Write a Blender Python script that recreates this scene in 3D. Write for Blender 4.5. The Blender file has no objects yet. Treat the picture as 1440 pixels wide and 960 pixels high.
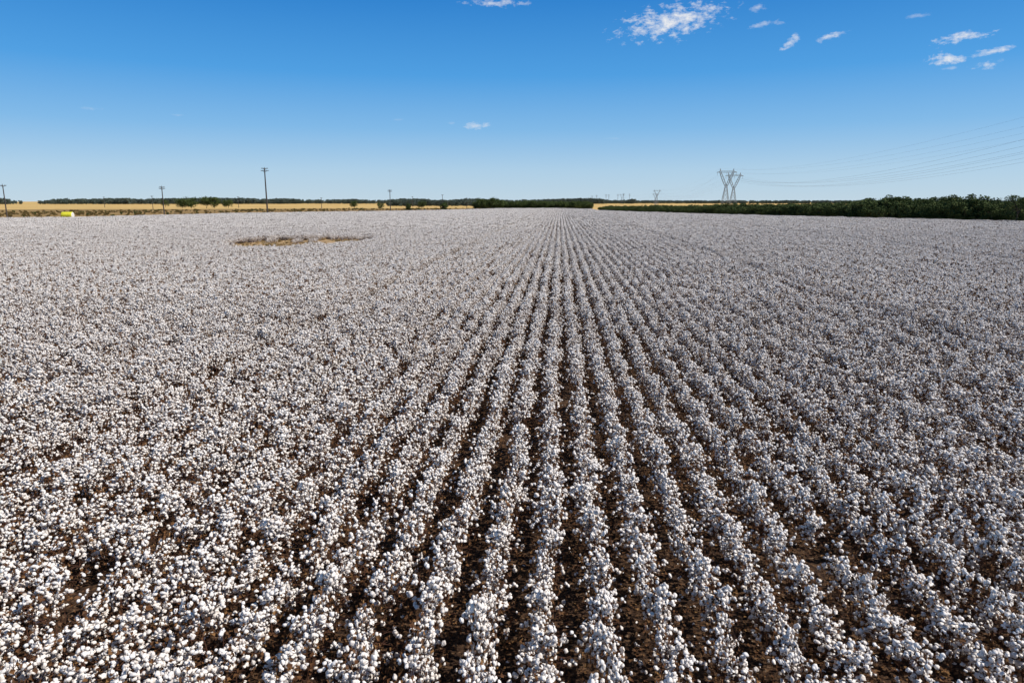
import bpy, bmesh, math, random
import numpy as np
from mathutils import Vector, noise as mnoise
rng = np.random.default_rng(7)
random.seed(7)
scene = bpy.context.scene
R = math.radians

# ------------------------------------------------------------ materials
def new_mat(name):
    m = bpy.data.materials.new(name); m.use_nodes = True
    nt = m.node_tree; b = nt.nodes["Principled BSDF"]
    b.inputs["Roughness"].default_value = 0.9
    b.inputs["Specular IOR Level"].default_value = 0.15
    return m, nt, b

def noisy_mat(name, cols, scale=3.0, detail=6, rough=0.9, stops=None, bump=0, coords="Object", spec=0.15, scale2=None):
    m, nt, b = new_mat(name)
    tc = nt.nodes.new("ShaderNodeTexCoord")
    geo = nt.nodes.new("ShaderNodeNewGeometry")
    n = nt.nodes.new("ShaderNodeTexNoise"); n.inputs["Scale"].default_value = scale; n.inputs["Detail"].default_value = detail
    src = geo.outputs["Position"] if coords == "World" else tc.outputs["Object"]
    nt.links.new(src, n.inputs["Vector"])
    r = nt.nodes.new("ShaderNodeValToRGB")
    el = r.color_ramp.elements
    k = len(cols)
    if stops is None: stops = [0.3 + 0.4*i/(k-1) for i in range(k)]
    el[0].position = stops[0]; el[0].color = (*cols[0], 1)
    el[1].position = stops[-1]; el[1].color = (*cols[-1], 1)
    for i in range(1, k-1):
        e = el.new(stops[i]); e.color = (*cols[i], 1)
    fac = n.outputs["Fac"]
    if scale2:
        n2 = nt.nodes.new("ShaderNodeTexNoise"); n2.inputs["Scale"].default_value = scale2; n2.inputs["Detail"].default_value = 4
        nt.links.new(src, n2.inputs["Vector"])
        mx = nt.nodes.new("ShaderNodeMath"); mx.operation = 'MULTIPLY_ADD'
        nt.links.new(n2.outputs["Fac"], mx.inputs[0]); mx.inputs[1].default_value = 0.6
        m3 = nt.nodes.new("ShaderNodeMath"); m3.operation = 'MULTIPLY'; m3.inputs[1].default_value = 0.45
        nt.links.new(fac, m3.inputs[0]); nt.links.new(m3.outputs[0], mx.inputs[2])
        fac = mx.outputs[0]
    nt.links.new(fac, r.inputs["Fac"])
    nt.links.new(r.outputs["Color"], b.inputs["Base Color"])
    b.inputs["Roughness"].default_value = rough
    b.inputs["Specular IOR Level"].default_value = spec
    if bump:
        bp = nt.nodes.new("ShaderNodeBump"); bp.inputs["Strength"].default_value = bump; bp.inputs["Distance"].default_value = 0.05
        nt.links.new(n.outputs["Fac"], bp.inputs["Height"]); nt.links.new(bp.outputs["Normal"], b.inputs["Normal"])
    return m

M_boll = noisy_mat("cotton_lint", [(0.58,0.51,0.45),(0.84,0.78,0.725),(0.88,0.835,0.79)], scale=11, detail=3, rough=1.0, spec=0.0, stops=[.32,.46,.65])
M_bur  = noisy_mat("dry_bur", [(0.07,0.035,0.02),(0.17,0.09,0.045)], scale=12, detail=2)
M_leaf = noisy_mat("dry_leaf", [(0.05,0.022,0.013),(0.13,0.06,0.026),(0.27,0.15,0.06)], scale=6, detail=3)
M_stem = noisy_mat("cotton_stem", [(0.06,0.028,0.02),(0.13,0.06,0.036)], scale=8, detail=2)
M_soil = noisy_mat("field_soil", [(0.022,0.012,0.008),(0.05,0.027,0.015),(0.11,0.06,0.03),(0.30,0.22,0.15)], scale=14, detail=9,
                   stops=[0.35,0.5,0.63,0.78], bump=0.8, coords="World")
M_patch = noisy_mat("bare_patch_soil", [(0.22,0.13,0.07),(0.42,0.28,0.14),(0.52,0.38,0.21)], scale=1.2, detail=8, coords="World")
M_ground = noisy_mat("golden_field", [(0.36,0.22,0.07),(0.58,0.38,0.13),(0.70,0.49,0.19)], scale=0.012, detail=8, coords="World", scale2=0.15)
M_verge = noisy_mat("dry_verge_grass", [(0.12,0.085,0.03),(0.27,0.17,0.06),(0.38,0.25,0.09)], scale=0.05, detail=8, coords="World", scale2=0.5)
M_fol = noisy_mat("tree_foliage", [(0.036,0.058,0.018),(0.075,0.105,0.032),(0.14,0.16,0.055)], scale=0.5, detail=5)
M_folhaze = noisy_mat("far_foliage_hazed", [(0.07,0.10,0.09),(0.11,0.14,0.115),(0.16,0.18,0.13)], scale=0.5, detail=4)  # paler, bluish green: distance haze painted into the leaf colour
M_bark = noisy_mat("bark", [(0.06,0.045,0.035),(0.14,0.11,0.085)], scale=4)
M_scrub = noisy_mat("scrub", [(0.10,0.085,0.03),(0.20,0.14,0.05),(0.32,0.22,0.09)], scale=0.7, detail=4)
M_straw = noisy_mat("straw", [(0.38,0.26,0.12),(0.6,0.45,0.24)], scale=5)
M_pole = noisy_mat("weathered_pole", [(0.06,0.05,0.045),(0.13,0.11,0.1)], scale=2)
M_steel = noisy_mat("galvanised_steel", [(0.20,0.21,0.22),(0.32,0.33,0.34)], scale=2, rough=0.6)
M_wire = noisy_mat("aluminium_wire", [(0.32,0.33,0.34),(0.42,0.43,0.44)], scale=1, rough=0.6)
M_ins = noisy_mat("insulator_glass", [(0.12,0.14,0.14),(0.2,0.22,0.22)], scale=3, rough=0.3)
M_wrap = noisy_mat("yellow_wrap", [(0.74,0.68,0.03),(0.84,0.79,0.06)], scale=2, rough=0.45, spec=0.4)
M_lint_end = noisy_mat("packed_lint", [(0.6,0.57,0.52),(0.82,0.8,0.77)], scale=6, bump=0.6)

# ------------------------------------------------------------ mesh builder
class MB:
    def __init__(s): s.v=[]; s.f=[]; s.m=[]; s.n=0
    def add(s, verts, faces, mi):
        verts = np.asarray(verts, float)
        s.v.append(verts); s.f += [tuple(i+s.n for i in f) for f in faces]; s.m += [mi]*len(faces); s.n += len(verts)
    def mesh(s, name, mats, smooth=()):
        me = bpy.data.meshes.new(name)
        me.from_pydata(np.concatenate(s.v).tolist(), [], s.f)
        for m in mats: me.materials.append(m)
        me.polygons.foreach_set("material_index", s.m)
        if smooth:
            me.polygons.foreach_set("use_smooth", [mi in smooth for mi in s.m])
        me.update(); return me
def ico(sub):
    bm = bmesh.new(); bmesh.ops.create_icosphere(bm, subdivisions=sub, radius=1.0)
    v = np.array([p.co[:] for p in bm.verts]); f = [tuple(q.index for q in p.verts) for p in bm.faces]; bm.free(); return v, f
ICO2 = ico(2); ICO1 = ico(1)
OCT = (np.array([(1,0,0),(-1,0,0),(0,1,0),(0,-1,0),(0,0,1),(0,0,-1)],float), [(0,2,4),(2,1,4),(1,3,4),(3,0,4),(2,0,5),(1,2,5),(3,1,5),(0,3,5)])
def rot(rx,ry,rz):
    cx,sx,cy,sy,cz,sz = math.cos(rx),math.sin(rx),math.cos(ry),math.sin(ry),math.cos(rz),math.sin(rz)
    X=np.array([[1,0,0],[0,cx,-sx],[0,sx,cx]]);Y=np.array([[cy,0,sy],[0,1,0],[-sy,0,cy]]);Z=np.array([[cz,-sz,0],[sz,cz,0],[0,0,1]])
    return Z@Y@X
def tube(mb, a, b, r0, r1, mi, n=4, cap=False):
    a=np.array(a,float); b=np.array(b,float); d=b-a; L=np.linalg.norm(d)
    if L<1e-6: return
    d/=L; u=np.cross(d,[0,0,1.0] if abs(d[2])<0.9 else [1.0,0,0]); u/=np.linalg.norm(u); w=np.cross(d,u)
    vs=[]
    for p,r in((a,r0),(b,r1)):
        for i in range(n):
            t=2*math.pi*i/n; vs.append(p+r*(math.cos(t)*u+math.sin(t)*w))
    fs=[(i,(i+1)%n,n+(i+1)%n,n+i) for i in range(n)]
    if cap: fs += [tuple(range(n))[::-1], tuple(range(n,2*n))]
    mb.add(vs,fs,mi)

# ------------------------------------------------------------ cotton row pieces
SP = 0.9
def lobed(v, ph):
    a=np.arctan2(v[:,1],v[:,0]); k=1+0.34*np.abs(np.cos(2*(a+ph)))*(1-np.abs(v[:,2])**2) - 0.16
    return v*k[:,None]
def row_piece(name, L, nb, kind, nleaf, rb):
    mb = MB()
    # individual plants, each with its own height and lean
    nst = int(L*7)
    plants=[]
    for i in range(nst):
        y=-L/2+(i+0.5)*L/nst+rng.uniform(-.05,.05); x=rng.normal(0,.035); h=rng.uniform(.76,1.13)
        tip=np.array([x+rng.normal(0,.09), y+rng.normal(0,.07), h]); base=np.array([x,y,-0.02])
        plants.append((base,tip,rng.uniform(.5,1.5)))
        if kind<2 : tube(mb, base, tip, .009 if kind==0 else .012, .004, 2, 3)
    wts=np.array([p[2] for p in plants]); wts/=wts.sum()
    made=0
    while made<nb:
        base,tip,_=plants[rng.choice(nst,p=wts)]
        t=1-abs(rng.normal(0,.29)); 
        if t<.2: t=rng.uniform(.3,.95)
        p0=base+(tip-base)*max(t-.14,.1)
        a=rng.uniform(0,6.28); l=abs(rng.normal(.0,.18))*(1.35-t*.5)
        c=base+(tip-base)*t+np.array([math.cos(a)*l,math.sin(a)*l*.8,rng.uniform(-.05,.06)-l*.45])
        c[0]=np.clip(c[0],-.43,.43)
        if kind==0 and l>.05: tube(mb,p0,c,.005,.003,2,3)
        k=1 if kind==2 else rng.integers(1,4)
        for q in range(k):
            p=c+(rng.normal(0,.035,3) if q else 0)
            r=rb*rng.uniform(.6,1.25)
            Rm=rot(rng.normal(0,.8),rng.normal(0,.8),rng.uniform(0,6.28))
            if kind==0: v=lobed(ICO2[0],rng.uniform(0,3))+rng.normal(0,.11,ICO2[0].shape); f=ICO2[1]
            elif kind==1: v=ICO1[0]+rng.normal(0,.16,ICO1[0].shape); f=ICO1[1]
            else: v=OCT[0]+rng.normal(0,.12,OCT[0].shape); f=OCT[1]
            v=(v*np.array([1,1,rng.uniform(.7,1.05)]))@Rm.T*r+p
            mb.add(v,f,0); made+=1
            if kind==0:   # bur: four dark bracts cupping the lint
                bv=[];bf=[]
                for s in range(4):
                    a=s*math.pi/2
                    d=np.array([math.cos(a),math.sin(a),0]); t_=np.array([-math.sin(a),math.cos(a),0])
                    bv+= [np.array([0,0,-1.0])+t_*.32, np.array([0,0,-1.0])-t_*.32, d*1.26+np.array([0,0,-.15])]; bf.append((3*s,3*s+1,3*s+2))
                mb.add(np.array(bv)@Rm.T*r+p,bf,1)
    s0 = {0:.025,1:.040,2:.075}[kind]
    for i in range(nleaf):
        x=float(np.clip(rng.normal(0,.22),-.45,.45)); y=rng.uniform(-L/2,L/2); z=(.95-(abs(x)/.45)**2*.5)*(1-abs(rng.normal(0,.38)))
        z=max(z,.03)
        s=s0*rng.uniform(.5,1.6); Rm=rot(rng.uniform(-1.4,1.4),rng.uniform(-1.4,1.4),rng.uniform(0,6.28))
        v=np.array([(-1,-.6,0),(1,-.7,.35),(.8,.7,-.2),(-.7,.8,.45)])*s
        mb.add(v@Rm.T+np.array([x,y,z]),[(0,1,2),(0,2,3)],3 if rng.random()<.75 else 1)
    if kind==0:   # side twigs reaching over the furrow, leaf and lint litter on the soil
        for i in range(22):
            s=rng.choice([-1,1]); y=rng.uniform(-L/2,L/2); z=rng.uniform(.12,.6)
            a=np.array([s*rng.uniform(.02,.12),y,z]); b=a+np.array([s*rng.uniform(.15,.34),rng.normal(0,.12),rng.uniform(-.05,.22)])
            tube(mb,a,b,.006,.003,2,3)
        for i in range(90):
            s=.022*rng.uniform(.5,1.5); Rm=rot(rng.uniform(-.4,.4),rng.uniform(-.4,.4),rng.uniform(0,6.28))
            v=np.array([(-1,-.6,0),(1,-.7,.25),(.8,.7,-.1),(-.7,.8,.35)])*s
            mb.add(v@Rm.T+np.array([rng.uniform(-.45,.45),rng.uniform(-L/2,L/2),.045]),[(0,1,2),(0,2,3)],0 if i<7 else 3)
    return mb.mesh(name,[M_boll,M_bur,M_stem,M_leaf],smooth=(0,))

def src_collection(name, meshes):
    c=bpy.data.collections.new(name)
    for i,me in enumerate(meshes):
        o=bpy.data.objects.new(f"{name}_{i:02d}",me); c.objects.link(o)
    return c
def scatter(name, col, P, Rz, S, idx, parent=None):
    me=bpy.data.meshes.new(name); n=len(P)
    me.vertices.add(n); me.vertices.foreach_set("co",np.asarray(P,np.float32).ravel())
    a=me.attributes.new("rotv","FLOAT_VECTOR","POINT"); a.data.foreach_set("vector",np.asarray(Rz,np.float32).ravel())
    a=me.attributes.new("sclv","FLOAT_VECTOR","POINT"); a.data.foreach_set("vector",np.asarray(S,np.float32).ravel())
    a=me.attributes.new("vari","INT","POINT"); a.data.foreach_set("value",np.asarray(idx,np.int32))
    o=bpy.data.objects.new(name,me); scene.collection.objects.link(o)
    ng=bpy.data.node_groups.new(name+"_nodes","GeometryNodeTree")
    ng.interface.new_socket("Geometry",in_out="INPUT",socket_type="NodeSocketGeometry")
    ng.interface.new_socket("Geometry",in_out="OUTPUT",socket_type="NodeSocketGeometry")
    N=ng.nodes; gi=N.new("NodeGroupInput"); go=N.new("NodeGroupOutput")
    iop=N.new("GeometryNodeInstanceOnPoints"); ci=N.new("GeometryNodeCollectionInfo")
    ci.inputs["Collection"].default_value=col; ci.inputs["Separate Children"].default_value=True; ci.inputs["Reset Children"].default_value=True
    m2p=N.new("GeometryNodeMeshToPoints")
    def na(nm,t):
        q=N.new("GeometryNodeInputNamedAttribute"); q.data_type=t; q.inputs["Name"].default_value=nm; return q.outputs["Attribute"]
    e2r=N.new("FunctionNodeEulerToRotation")
    ng.links.new(gi.outputs[0],m2p.inputs["Mesh"]); ng.links.new(m2p.outputs["Points"],iop.inputs["Points"])
    ng.links.new(ci.outputs[0],iop.inputs["Instance"]); iop.inputs["Pick Instance"].default_value=True
    ng.links.new(na("vari","INT"),iop.inputs["Instance Index"])
    ng.links.new(na("rotv","FLOAT_VECTOR"),e2r.inputs[0]); ng.links.new(e2r.outputs[0],iop.inputs["Rotation"])
    ng.links.new(na("sclv","FLOAT_VECTOR"),iop.inputs["Scale"]); ng.links.new(iop.outputs[0],go.inputs[0])
    md=o.modifiers.new("instances","NODES"); md.node_group=ng
    if parent: o.parent=parent
    return o

def in_poly(x,y,poly):
    ins=False; j=len(poly)-1
    for i in range(len(poly)):
        xi,yi=poly[i]; xj,yj=poly[j]
        if (yi>y)!=(yj>y) and x<(xj-xi)*(y-yi)/(yj-yi)+xi: ins=not ins
        j=i
    return ins

COTTON=[(-260,-40),(-235,120),(-209,248),(-190,266),(-172,351),(-91,475),(-53,610),(-3,641),(26,567),(27,483),(74,347),(114,277),(148,231),(165,200),(215,110),(260,-40)]
PATCH=(-43.0,112.0,10.8,15.0)
def nz(x,y,s,o=0.0): return mnoise.noise(Vector((x*s,y*s,o)))

cotton=bpy.data.objects.new("cotton_field",None); scene.collection.objects.link(cotton)
C0=src_collection("row_near",[row_piece(f"rown{i}",1.0,220,0,190,.0335) for i in range(12)])
C1=src_collection("row_mid",[row_piece(f"rowm{i}",4.0,820,1,400,.038) for i in range(7)])
C2=src_collection("row_far",[row_piece(f"rowf{i}",8.0,860,2,240,.058) for i in range(5)])
TRAM=[-13.2,19.0,-45.3,51.2]
for lod,(col,L,y0,y1,nv) in enumerate([(C0,1.0,2.0,44.0,12),(C1,4.0,44.0,156.0,7),(C2,8.0,156.0,644.0,5)]):
    P=[];Rz=[];S=[];I=[]
    for k in range(-290,291):
        X=-.15+SP*k
        y=y0+L/2
        while y<y1:
            b=math.degrees(math.atan2(X,y+14))
            if -50<b<44 and in_poly(X,y,COTTON):
                px=(X-PATCH[0])/PATCH[2]; py=(y-PATCH[1])/PATCH[3]
                q=px*px+py*py+0.45*nz(X,y,.16,3)
                inside = q<1
                if (not inside) or (rng.random()<.04):
                    big=nz(X,y,.035,1.5); mid=nz(X,y,.22,7.7); fine=rng.normal(0,1)
                    if not (lod==0 and rng.random()<.01):
                        td=min(abs(X-t) for t in TRAM)
                        dx=0.03*math.sin(y*.21+k*1.7)+.03*math.sin(y*.53+k*.9)
                        sx=1.0+.11*mid+.08*fine+.06*big
                        if td<1.0: sx*=.68; dx+=.19*np.sign(X-min(TRAM,key=lambda t:abs(X-t)))
                        side=min(1,max(0,(abs(X-2.5)-5)/12))*(1 if X<0 else .65)
                        sx*=.95+.18*side
                        sz=1.0+.12*mid+.07*rng.normal()+.06*big
                        P.append((X+dx+rng.normal(0,.02+.035*side),y+rng.normal(0,.05),0))
                        Rz.append((rng.normal(0,.03)/L,rng.normal(0,.05),(0 if rng.random()<.5 else math.pi)+rng.normal(0,.05)/L))
                        S.append((float(np.clip(sx,.6,1.45)),1.05,float(np.clip(sz,.65,1.3))))
                        I.append(int(rng.integers(0,nv)))
            y+=L
    scatter(["plants_near","plants_mid","plants_far"][lod],col,P,Rz,S,I,cotton)
    print("lod",lod,len(P))

# ------------------------------------------------------------ ground sheets
def sheet(name,pts,z,mat):
    me=bpy.data.meshes.new(name); bm=bmesh.new()
    bm.faces.new([bm.verts.new((x,y,z)) for x,y in pts]); bmesh.ops.triangulate(bm,faces=bm.faces[:]); 
    bmesh.ops.recalc_face_normals(bm,faces=bm.faces[:]); bm.to_mesh(me); bm.free()
    if me.polygons[0].normal.z<0: me.flip_normals()
    me.materials.append(mat); o=bpy.data.objects.new(name,me); scene.collection.objects.link(o); return o
sheet("ground",[(14000*math.cos(a),14000*math.sin(a)) for a in np.linspace(0,2*math.pi,48,endpoint=False)],0,M_ground)
sheet("verge_grass",[(-900,-100),(-900,330),(-620,520),(-330,620),(-150,720),(-20,760),(10,640),(-53,600),(-88,465),(-168,341),(-186,256),(-204,240),(-232,110),(-257,-100)],.01,M_verge)
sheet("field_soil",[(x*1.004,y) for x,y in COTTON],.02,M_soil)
pp=[]
for a in np.linspace(0,2*math.pi,40,endpoint=False):
    k=1+.18*nz(math.cos(a)*3,math.sin(a)*3,1,2); pp.append((PATCH[0]+PATCH[2]*1.05*k*math.cos(a),PATCH[1]+PATCH[3]*1.05*k*math.sin(a)))
sheet("bare_soil_patch",pp,.03,M_patch)

# dry grass tufts in the bare patch
def tuft(name,n,h,r,mat):
    mb=MB()
    for i in range(n):
        a=rng.uniform(0,6.28); d=abs(rng.normal(0,r*.4)); x,y=d*math.cos(a),d*math.sin(a); hh=h*rng.uniform(.5,1.1)
        lean=np.array([rng.normal(0,.25)*hh,rng.normal(0,.25)*hh,hh]); w=.025; t=rng.uniform(0,3.14)
        b=np.array([x,y,0]); s=np.array([math.cos(t)*w,math.sin(t)*w,0])
        mb.add([b-s,b+s,b+lean],[(0,1,2)],0)
    return mb.mesh(name,[mat])
CT=src_collection("tuft_src",[tuft(f"tuft{i}",70,.5,.5,M_straw) for i in range(4)]+[tuft("tuftb",60,.4,.5,M_scrub)])
P=[];
for i in range(700):
    a=rng.uniform(0,6.28); d=math.sqrt(rng.random())
    x=PATCH[0]+PATCH[2]*d*math.cos(a); y=PATCH[1]+PATCH[3]*d*math.sin(a)
    if nz(x,y,.3,9)>.0: P.append((x,y,.03))
n=len(P); scatter("dry_grass",CT,P,np.c_[np.zeros(n),np.zeros(n),rng.uniform(0,6.28,n)],np.repeat(rng.uniform(.4,1.0,n)[:,None],3,1),rng.integers(0,5,n))

# ------------------------------------------------------------ trees
def tree_mesh(name,h,w,nclump,nleaf,leaf,fol,low=.25):
    mb=MB(); th=h*.5
    r=h*.022+.05
    p=np.array([0,0,-.1])
    q=np.array([rng.normal(0,.03*h),rng.normal(0,.03*h),th*.6]); tube(mb,p,q,r,r*.75,0,6)
    top=q+np.array([rng.normal(0,.03*h),rng.normal(0,.03*h),th*.5]); tube(mb,q,top,r*.75,r*.45,0,6)
    cs=[]
    for i in range(nclump):
        a=rng.uniform(0,6.28); d=w*.5*math.sqrt(rng.random())*.8; zz=h*rng.uniform(low+.12,.86)
        d*= math.sqrt(max(.15,1-((zz/h-.55)/.5)**2))
        c=np.array([d*math.cos(a),d*math.sin(a),zz]); cs.append(c)
        tube(mb,q if rng.random()<.5 else top,c,r*.35,r*.1,0,3)
    for c in cs:
        cr=w*rng.uniform(.14,.24); 
        for j in range(nleaf):
            u=rng.normal(size=3); u/=np.linalg.norm(u); u[2]*=.75
            s=leaf*rng.uniform(.6,1.4); pos=c+u*cr*rng.uniform(.55,1.1)
            Rm=rot(rng.uniform(-1,1),rng.uniform(-1,1),rng.uniform(0,6.28))
            v=np.array([(-1,-.5,0),(.9,-.6,.2),(1,.6,0),(-.8,.6,.2)])*s*.5
            mb.add(v@Rm.T+pos,[(0,1,2),(0,2,3)],1)
    return mb.mesh(name,[M_bark,fol])
TR=src_collection("forest_src",[tree_mesh(f"ft{i}",8,rng.uniform(5,7.5),14,70,.42,M_fol,low=.02) for i in range(7)])
TF=src_collection("far_src",[tree_mesh(f"fr{i}",12,rng.uniform(8,13),12,40,1.2,M_folhaze,low=0) for i in range(5)])
SB=src_collection("scrub_src",[tree_mesh(f"sb{i}",1.6,2.6,6,45,.28,M_scrub,low=0) for i in range(4)]+[tree_mesh("sbg",1.6,2.2,6,45,.28,M_fol,low=0)])

def scat_trees(name,col,pts,hs,nv):
    n=len(pts); P=[(x,y,0) for x,y in pts]; hs=np.array(hs)
    S=np.c_[hs*rng.uniform(.85,1.2,n),hs*rng.uniform(.85,1.2,n),hs]
    return scatter(name,col,P,np.c_[np.zeros(n),np.zeros(n),rng.uniform(0,6.28,n)],S,rng.integers(0,nv,n))
# woodland along the right side
EDGE=[(262,-30),(217,110),(167,202),(151,233),(117,280),(77,350),(30,486),(29,570)]
pts=[];hs=[]
def edge_x(y):
    for (xa,ya),(xb,yb) in zip(EDGE,EDGE[1:]):
        if ya<=y<=yb: return xa+(xb-xa)*(y-ya)/(yb-ya)
for i in range(9000):
    y=rng.uniform(-20,570); ex=edge_x(y); d=rng.random()**1.5*95
    x=ex+3+d+nz(ex,y,.06,4)*3
    if rng.random()<.72-.3*(d>40):
        base=np.interp(y,[0,230,280,350,480,570],[8.2,7.9,7.6,5.6,3.6,3.2])
        h=base*(.78+.25*min(d,8)/8)*rng.uniform(.66,1.18)*(1+.24*nz(x,y,.04,6))
        pts.append((x,y)); hs.append(h/8)
for i in range(260):   # edge shrubs
    y=rng.uniform(-10,560); pts.append((edge_x(y)+1.5+rng.uniform(0,2),y)); hs.append(rng.uniform(1.5,3)/8)
scat_trees("woodland",TR,pts,hs,7); print("forest",len(pts))
# wood behind the end of the cotton
pts=[];hs=[]
for i in range(1400):
    y=rng.uniform(650,740); x=rng.uniform(-80,30)
    pts.append((x,y)); hs.append(rng.uniform(4.5,7.6)*(1.25 if x<-58 else 1)*(1+.2*nz(x,y,.05,2))/8)
scat_trees("woodland",TR,pts,hs,7)
# far treelines
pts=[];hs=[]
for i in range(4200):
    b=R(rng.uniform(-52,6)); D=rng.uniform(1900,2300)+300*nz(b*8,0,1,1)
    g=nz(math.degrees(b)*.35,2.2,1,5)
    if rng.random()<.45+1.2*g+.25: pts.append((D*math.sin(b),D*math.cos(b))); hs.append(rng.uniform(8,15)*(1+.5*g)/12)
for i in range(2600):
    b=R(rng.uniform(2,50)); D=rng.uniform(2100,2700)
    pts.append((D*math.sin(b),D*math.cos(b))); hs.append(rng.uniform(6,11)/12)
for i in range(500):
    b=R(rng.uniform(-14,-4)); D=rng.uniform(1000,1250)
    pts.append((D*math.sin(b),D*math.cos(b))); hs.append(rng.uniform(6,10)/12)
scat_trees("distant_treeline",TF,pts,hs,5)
# scrub on the verge
pts=[];hs=[]
VERGE=[(-330,60),(-420,330),(-330,480),(-150,640),(-60,690),(-57,600),(-96,470),(-176,343),(-196,268),(-222,245),(-240,60)]
for i in range(3800):
    x=rng.uniform(-430,-50); y=rng.uniform(60,690)
    if in_poly(x,y,VERGE) and nz(x,y,.03,8)>-.15 and math.hypot(x+198,y-266)>16: pts.append((x,y)); hs.append(rng.uniform(.35,.9))
scat_trees("verge_scrub",SB,pts,hs,5)

# standalone trees
FWD=(-.0663,.9978); RGT=(.9978,.0663)
def at(lat,fwd): return (RGT[0]*lat+FWD[0]*fwd, RGT[1]*lat+FWD[1]*fwd)
def solo(x,y,h,w):
    me=tree_mesh("tree_mesh",h,w,22,90,max(.35,w*.05),M_fol,low=.1); o=bpy.data.objects.new("tree",me); o.location=(x,y,0); o.rotation_euler[2]=rng.uniform(0,6); scene.collection.objects.link(o)
for lat,f,h,w in [(-343,720,10.5,15),(-331,715,11.5,16),(-320,725,12,15),(-309,720,11.5,14),(-301,735,10,12),(-75,500,6,5),(-51,505,5.5,5),(-55,560,7,6),(-19,640,10.5,12),(-30,650,10,11),
                  (-160,700,8,9),(-430,860,9,10),(-12,640,9,9),(-95,720,8,10),(158,218,9.6,7.5),(-118,620,6,7)]:
    x,y=at(lat,f); solo(x,y,h,w)

# ------------------------------------------------------------ poles
def pole(lat,fwd,h,r,arms=1,yaw=0.3):
    mb=MB(); tube(mb,(0,0,-.3),(0,0,h),r,r*.6,0,10,True)
    aw=h*.05+.5
    for k in range(arms):
        z=h-.35-k*h*.05; L=aw*(1 if k==0 else 1.15)
        tube(mb,(-L,r*.8,z),(L,r*.8,z),r*.32,r*.32,0,4,True)
        for s in(-1,1):
            tube(mb,(s*L*.55,r*.8,z),(0,r*.8,z-L*.5),r*.15,r*.15,0,4)
        for q in(-.95,-.5,.5,.95):
            tube(mb,(q*L,r*.8,z+.05),(q*L,r*.8,z+.5),.1,.07,1,6,True)
    tube(mb,(0,0,h),(0,0,h+.5),.09,.06,1,6,True)
    me=mb.mesh("pole_mesh",[M_pole,M_ins]); o=bpy.data.objects.new("utility_pole",me); x,y=at(lat,fwd); o.location=(x,y,0); o.rotation_euler[2]=yaw; scene.collection.objects.link(o); return o
pole(-138,390,25.2,.46,2); pole(-176,350,14.3,.3,2); pole(-83,470,14.6,.32,2); pole(-212.5,291,13.7,.27,1)
pole(-71,700,13.4,.3,1); pole(-311,600,11.5,.26,1); pole(-470,800,12,.3,1); pole(-48,720,10.5,.3,1); pole(-300,760,12,.3,1); pole(-190,690,10.5,.3,1); pole(-130,900,13,.35,1)

# ------------------------------------------------------------ transmission towers and conductors
def tower_mesh(h):
    mb=MB(); t=.12*h/38
    def L(a,b,k=1.0): tube(mb,a,b,t*k,t*k,0,4)
    wz=h*.56; bw=h*.105; ww=h*.022; hz=h*.9; top=h
    lev=[0,.28,.5,.68,.84,1.0]
    def sq(z,w): return [np.array([sx*w,sy*w,z]) for sx,sy in((-1,-1),(1,-1),(1,1),(-1,1))]
    S=[sq(wz*q,bw+(ww-bw)*q) for q in lev]
    for a,b in zip(S,S[1:]):
        for i in range(4):
            L(a[i],b[i],1.5); L(a[i],b[(i+1)%4],.7); L(a[(i+1)%4],b[i],.7); L(b[i],b[(i+1)%4],.7)
    for s in(-1,1):
        n=5; prev=None
        for j in range(n+1):
            q=j/n; cx=s*(ww*.6+q*h*.145); z=wz+q*(hz-wz); w=ww*.75+.012*h*math.sin(q*3.1)
            cur=[np.array([cx+a*w,b*ww,z]) for a,b in((-1,-1),(1,-1),(1,1),(-1,1))]
            if prev:
                for i in range(4): L(prev[i],cur[i],1.2); L(prev[i],cur[(i+1)%4],.6)
            prev=cur
        for c in prev: L(c,(s*h*.17,0,top),1.0)
    bl=h*.25; n=12; y=ww
    prev=None
    for j in range(n+1):
        x=-bl+2*bl*j/n; d=h*.035*(1 if abs(x)<h*.17 else max(.15,(bl-abs(x))/(bl-h*.17)))
        cur=[np.array([x,-y,hz]),np.array([x,y,hz]),np.array([x,y,hz+d]),np.array([x,-y,hz+d])]
        if prev:
            for i in range(4): L(prev[i],cur[i],1.0); L(prev[i],cur[(i+1)%4],.5)
        prev=cur
    for x in(-h*.235,0,h*.235):
        for k in range(8):
            z=hz-k*.35*h/38; tube(mb,(x,0,z),(x,0,z-.2*h/38),.2,.12,1,6)
    return mb.mesh("tower_mesh",[M_steel,M_ins])
TX=166
TW=[(TX,200,39),(TX,713,39),(TX+1,1214,27),(TX+2,1900,27)]
TW2=[(TX+19,215,37),(TX+19,760,37),(TX+14,1330,22)]
for x,y,h in TW+TW2:
    o=bpy.data.objects.new("transmission_tower",tower_mesh(h)); o.location=(x,y,0); scene.collection.objects.link(o)
mb=MB()
def span(a,b,sag,r):
    n=24; prev=None
    for i in range(n+1):
        t=i/n; p=np.array(a)*(1-t)+np.array(b)*t; p[2]-=4*sag*t*(1-t)
        if prev is not None: tube(mb,prev,p,r,r,0,3)
        prev=p
for T in(TW,TW2):
    T=[(T[0][0],T[0][1]-480,T[0][2])]+T
    for (xa,ya,ha),(xb,yb,hb) in zip(T,T[1:]):
        for k in(-.235,0,.235): span((xa+k*ha,ya,ha*.9-2.8),(xb+k*hb,yb,hb*.9-2.8),13,.03)
        for k in(-.17,.17): span((xa+k*ha,ya,ha),(xb+k*hb,yb,hb),9,.02)
o=bpy.data.objects.new("power_line",mb.mesh("power_line",[M_wire])); scene.collection.objects.link(o)
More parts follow.
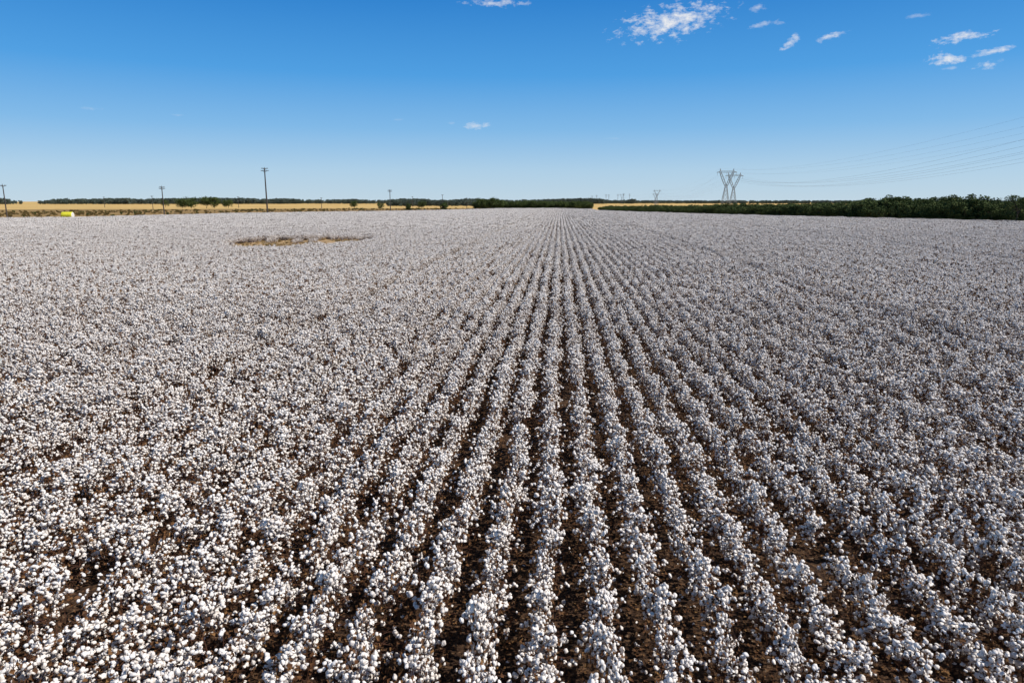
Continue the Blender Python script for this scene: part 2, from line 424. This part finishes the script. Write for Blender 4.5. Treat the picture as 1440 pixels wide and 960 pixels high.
for lat,f,h in [(275,2300,28),(306,2300,30),(322,2350,30),(345,2300,31),(372,2350,34),(400,2400,33),(260,2300,26)]:
    m=MB(); tube(m,(0,0,0),(0,0,h),.7,.4,0,6,True); tube(m,(-4,0,h-3),(4,0,h-3),.35,.35,0,4,True); tube(m,(-3,0,h-7),(3,0,h-7),.35,.35,0,4,True)
    x,y=at(lat,f); o=bpy.data.objects.new("utility_pole",m.mesh("mast",[M_steel])); o.location=(x,y,0); scene.collection.objects.link(o)

# ------------------------------------------------------------ wrapped round cotton bale
def bale(lat,f,yaw,name="cotton_bale"):
    e=bpy.data.objects.new(name,None); x,y=at(lat,f); e.location=(x,y,0.01); e.rotation_euler[2]=yaw; scene.collection.objects.link(e)
    r=1.45; hl=2.0; n=40; mb=MB(); rings=[(-hl,r*.90),(-hl+.04,r*.97),(-hl+.18,r),(-.9,r*1.01),(0,r*.995),(.9,r*1.01),(hl-.18,r),(hl-.04,r*.97),(hl,r*.90)]
    vs=[];fs=[]
    for (xx,rr) in rings:
        for i in range(n):
            t=2*math.pi*i/n; k=rr*(1+.012*math.sin(5*t+xx*3)); z=math.sin(t)*k
            vs.append((xx,math.cos(t)*k,max(z,-r*.93)+r*.93))
    for j in range(len(rings)-1):
        for i in range(n): fs.append((j*n+i,j*n+(i+1)%n,(j+1)*n+(i+1)%n,(j+1)*n+i))
    mb.add(vs,fs,0); o=bpy.data.objects.new("wrap",mb.mesh("wrap",[M_wrap],smooth=(0,))); scene.collection.objects.link(o); o.parent=e
    mb=MB()
    for s in(-1,1):
        vs=[(s*(hl+.12),0,r*.93)]; 
        for q,xx in((.5,.10),(.82,.05),(.895,-.02)):
            for i in range(n):
                t=2*math.pi*i/n; k=r*q*(1+.02*rng.normal()); vs.append((s*(hl+xx),math.cos(t)*k,max(math.sin(t)*k,-r*.91)+r*.93))
        fs=[(0,1+i,1+(i+1)%n) for i in range(n)]
        for j in range(2):
            for i in range(n): fs.append((1+j*n+i,1+j*n+(i+1)%n,1+(j+1)*n+(i+1)%n,1+(j+1)*n+i))
        mb.add(vs,fs,0)
    o=bpy.data.objects.new("lint_ends",mb.mesh("ends",[M_lint_end])); scene.collection.objects.link(o); o.parent=e
bale(-182.5,284,R(12))

# ------------------------------------------------------------ sun + sky
SUN_B=R(92); SUN_E=R(46)
sd=Vector((math.sin(SUN_B)*math.cos(SUN_E),math.cos(SUN_B)*math.cos(SUN_E),math.sin(SUN_E)))
l=bpy.data.lights.new("sun","SUN"); l.energy=4.9; l.angle=R(.5); l.color=(1,.95,.88)
lo=bpy.data.objects.new("sun",l); lo.rotation_euler=(-sd).to_track_quat('-Z','Y').to_euler(); scene.collection.objects.link(lo)
w=bpy.data.worlds.new("World"); scene.world=w; w.use_nodes=True; nt=w.node_tree; N=nt.nodes; K=nt.links
bg=N["Background"]; STR=.09; bg.inputs["Strength"].default_value=STR
sky=N.new("ShaderNodeTexSky"); sky.sky_type='NISHITA'; sky.sun_disc=False; sky.sun_elevation=SUN_E; sky.sun_rotation=SUN_B
sky.altitude=800; sky.air_density=1.0; sky.dust_density=.3; sky.ozone_density=2.5
tc=N.new("ShaderNodeTexCoord"); sx=N.new("ShaderNodeSeparateXYZ"); K.new(tc.outputs["Generated"],sx.inputs[0])
def math_(op,a,b=None,c=None,clamp=False):
    n=N.new("ShaderNodeMath"); n.operation=op; n.use_clamp=clamp
    for i,v in enumerate((a,b,c)):
        if v is None: continue
        if isinstance(v,(int,float)): n.inputs[i].default_value=v
        else: K.new(v,n.inputs[i])
    return n.outputs[0]
az=math_('MULTIPLY',math_('ARCTAN2',sx.outputs[0],sx.outputs[1]),57.2958)
elv=math_('MULTIPLY',math_('ARCSINE',sx.outputs[2]),57.2958)
# clear-air blue that deepens with elevation, blended over the physical sky
ramp=N.new("ShaderNodeValToRGB"); K.new(math_('DIVIDE',elv,40.0,clamp=True),ramp.inputs["Fac"])
st=[(0,(.52,.68,.81)),(.06,(.42,.63,.83)),(.14,(.21,.49,.83)),(.24,(.065,.35,.79)),(.38,(.015,.22,.65)),(.6,(.03,.14,.38)),(1,(.045,.10,.22))]
el=ramp.color_ramp.elements; el[0].position=0; el[0].color=(*st[0][1],1); el[1].position=1; el[1].color=(*st[-1][1],1)
for p,c in st[1:-1]:
    e=el.new(p); e.color=(*c,1)
sc=N.new("ShaderNodeVectorMath"); sc.operation='SCALE'; K.new(ramp.outputs["Color"],sc.inputs[0]); sc.inputs[3].default_value=1/STR
bl=N.new("ShaderNodeMix"); bl.data_type='RGBA'; bl.inputs[0].default_value=.88; K.new(sky.outputs[0],bl.inputs[6]); K.new(sc.outputs[0],bl.inputs[7])
cb=N.new("ShaderNodeCombineXYZ"); K.new(az,cb.inputs[0]); K.new(math_('MULTIPLY',elv,1.8),cb.inputs[1])
n1=N.new("ShaderNodeTexNoise"); n1.inputs["Scale"].default_value=1.3; n1.inputs["Detail"].default_value=9; n1.inputs["Roughness"].default_value=.66; K.new(cb.outputs[0],n1.inputs["Vector"])
nf=math_('MULTIPLY_ADD',n1.outputs["Fac"],3.6,-1.8)
CL=[(8.4,13.2,4.6,1.3,.12,1),(17.0,11.3,.75,.4,.5,1),(19.7,11.45,1.2,.3,.15,.9),(27.7,10.6,2.0,.38,.08,1),(27.0,9.35,1.4,.45,0,1),(29.6,9.55,1.7,.26,.1,.85),(29.4,8.75,1.0,.28,.1,.85),
    (-6.7,5.9,1.3,.3,.02,.8),(-5.2,14.75,2.6,.3,0,.8),(15.2,12.6,1.4,.25,.1,.5),(14.6,13.7,.6,.3,.1,.5),(-34.2,6.2,.8,.16,0,.25),(-29.1,6.1,.6,.12,0,.2),(27.2,8.75,.7,.15,0,.4),(25.0,12.2,.8,.18,0,.3),(-8.8,6.1,.4,.15,0,.25),(4.0,4.9,1.2,.12,0,.12),(-13.0,6.3,.5,.12,0,.15)]
tot=None
for a,b,wd,hh,tilt,amp in CL:
    da=math_('SUBTRACT',az,a); de=math_('SUBTRACT',math_('SUBTRACT',elv,b),math_('MULTIPLY',da,tilt))
    qa=math_('MULTIPLY',da,1/wd); qb=math_('MULTIPLY',de,1/hh)
    d=math_('SQRT',math_('ADD',math_('MULTIPLY',qa,qa),math_('MULTIPLY',qb,qb)))
    e=math_('ADD',math_('SUBTRACT',.85,d),nf)
    mlt=math_('MULTIPLY',math_('MULTIPLY',e,.9,clamp=True),amp)
    mlt=math_('MULTIPLY',mlt,math_('SUBTRACT',1.9,d,clamp=True))
    tot=mlt if tot is None else math_('MAXIMUM',tot,mlt)
mx=N.new("ShaderNodeMix"); mx.data_type='RGBA'; K.new(tot,mx.inputs[0]); K.new(bl.outputs[2],mx.inputs[6]); mx.inputs[7].default_value=(9.0,9.2,9.6,1)
K.new(mx.outputs[2],bg.inputs["Color"])

# ------------------------------------------------------------ camera
cd=bpy.data.cameras.new("camera"); cd.sensor_width=36; cd.lens=24; cd.clip_end=30000; cd.clip_start=.1
co=bpy.data.objects.new("camera",cd); co.location=(0,0,7.1); co.rotation_euler=(R(90-11.6),0,R(3.9)); scene.collection.objects.link(co); scene.camera=co
scene.view_settings.view_transform='Standard'; scene.view_settings.look='None'; scene.view_settings.exposure=0
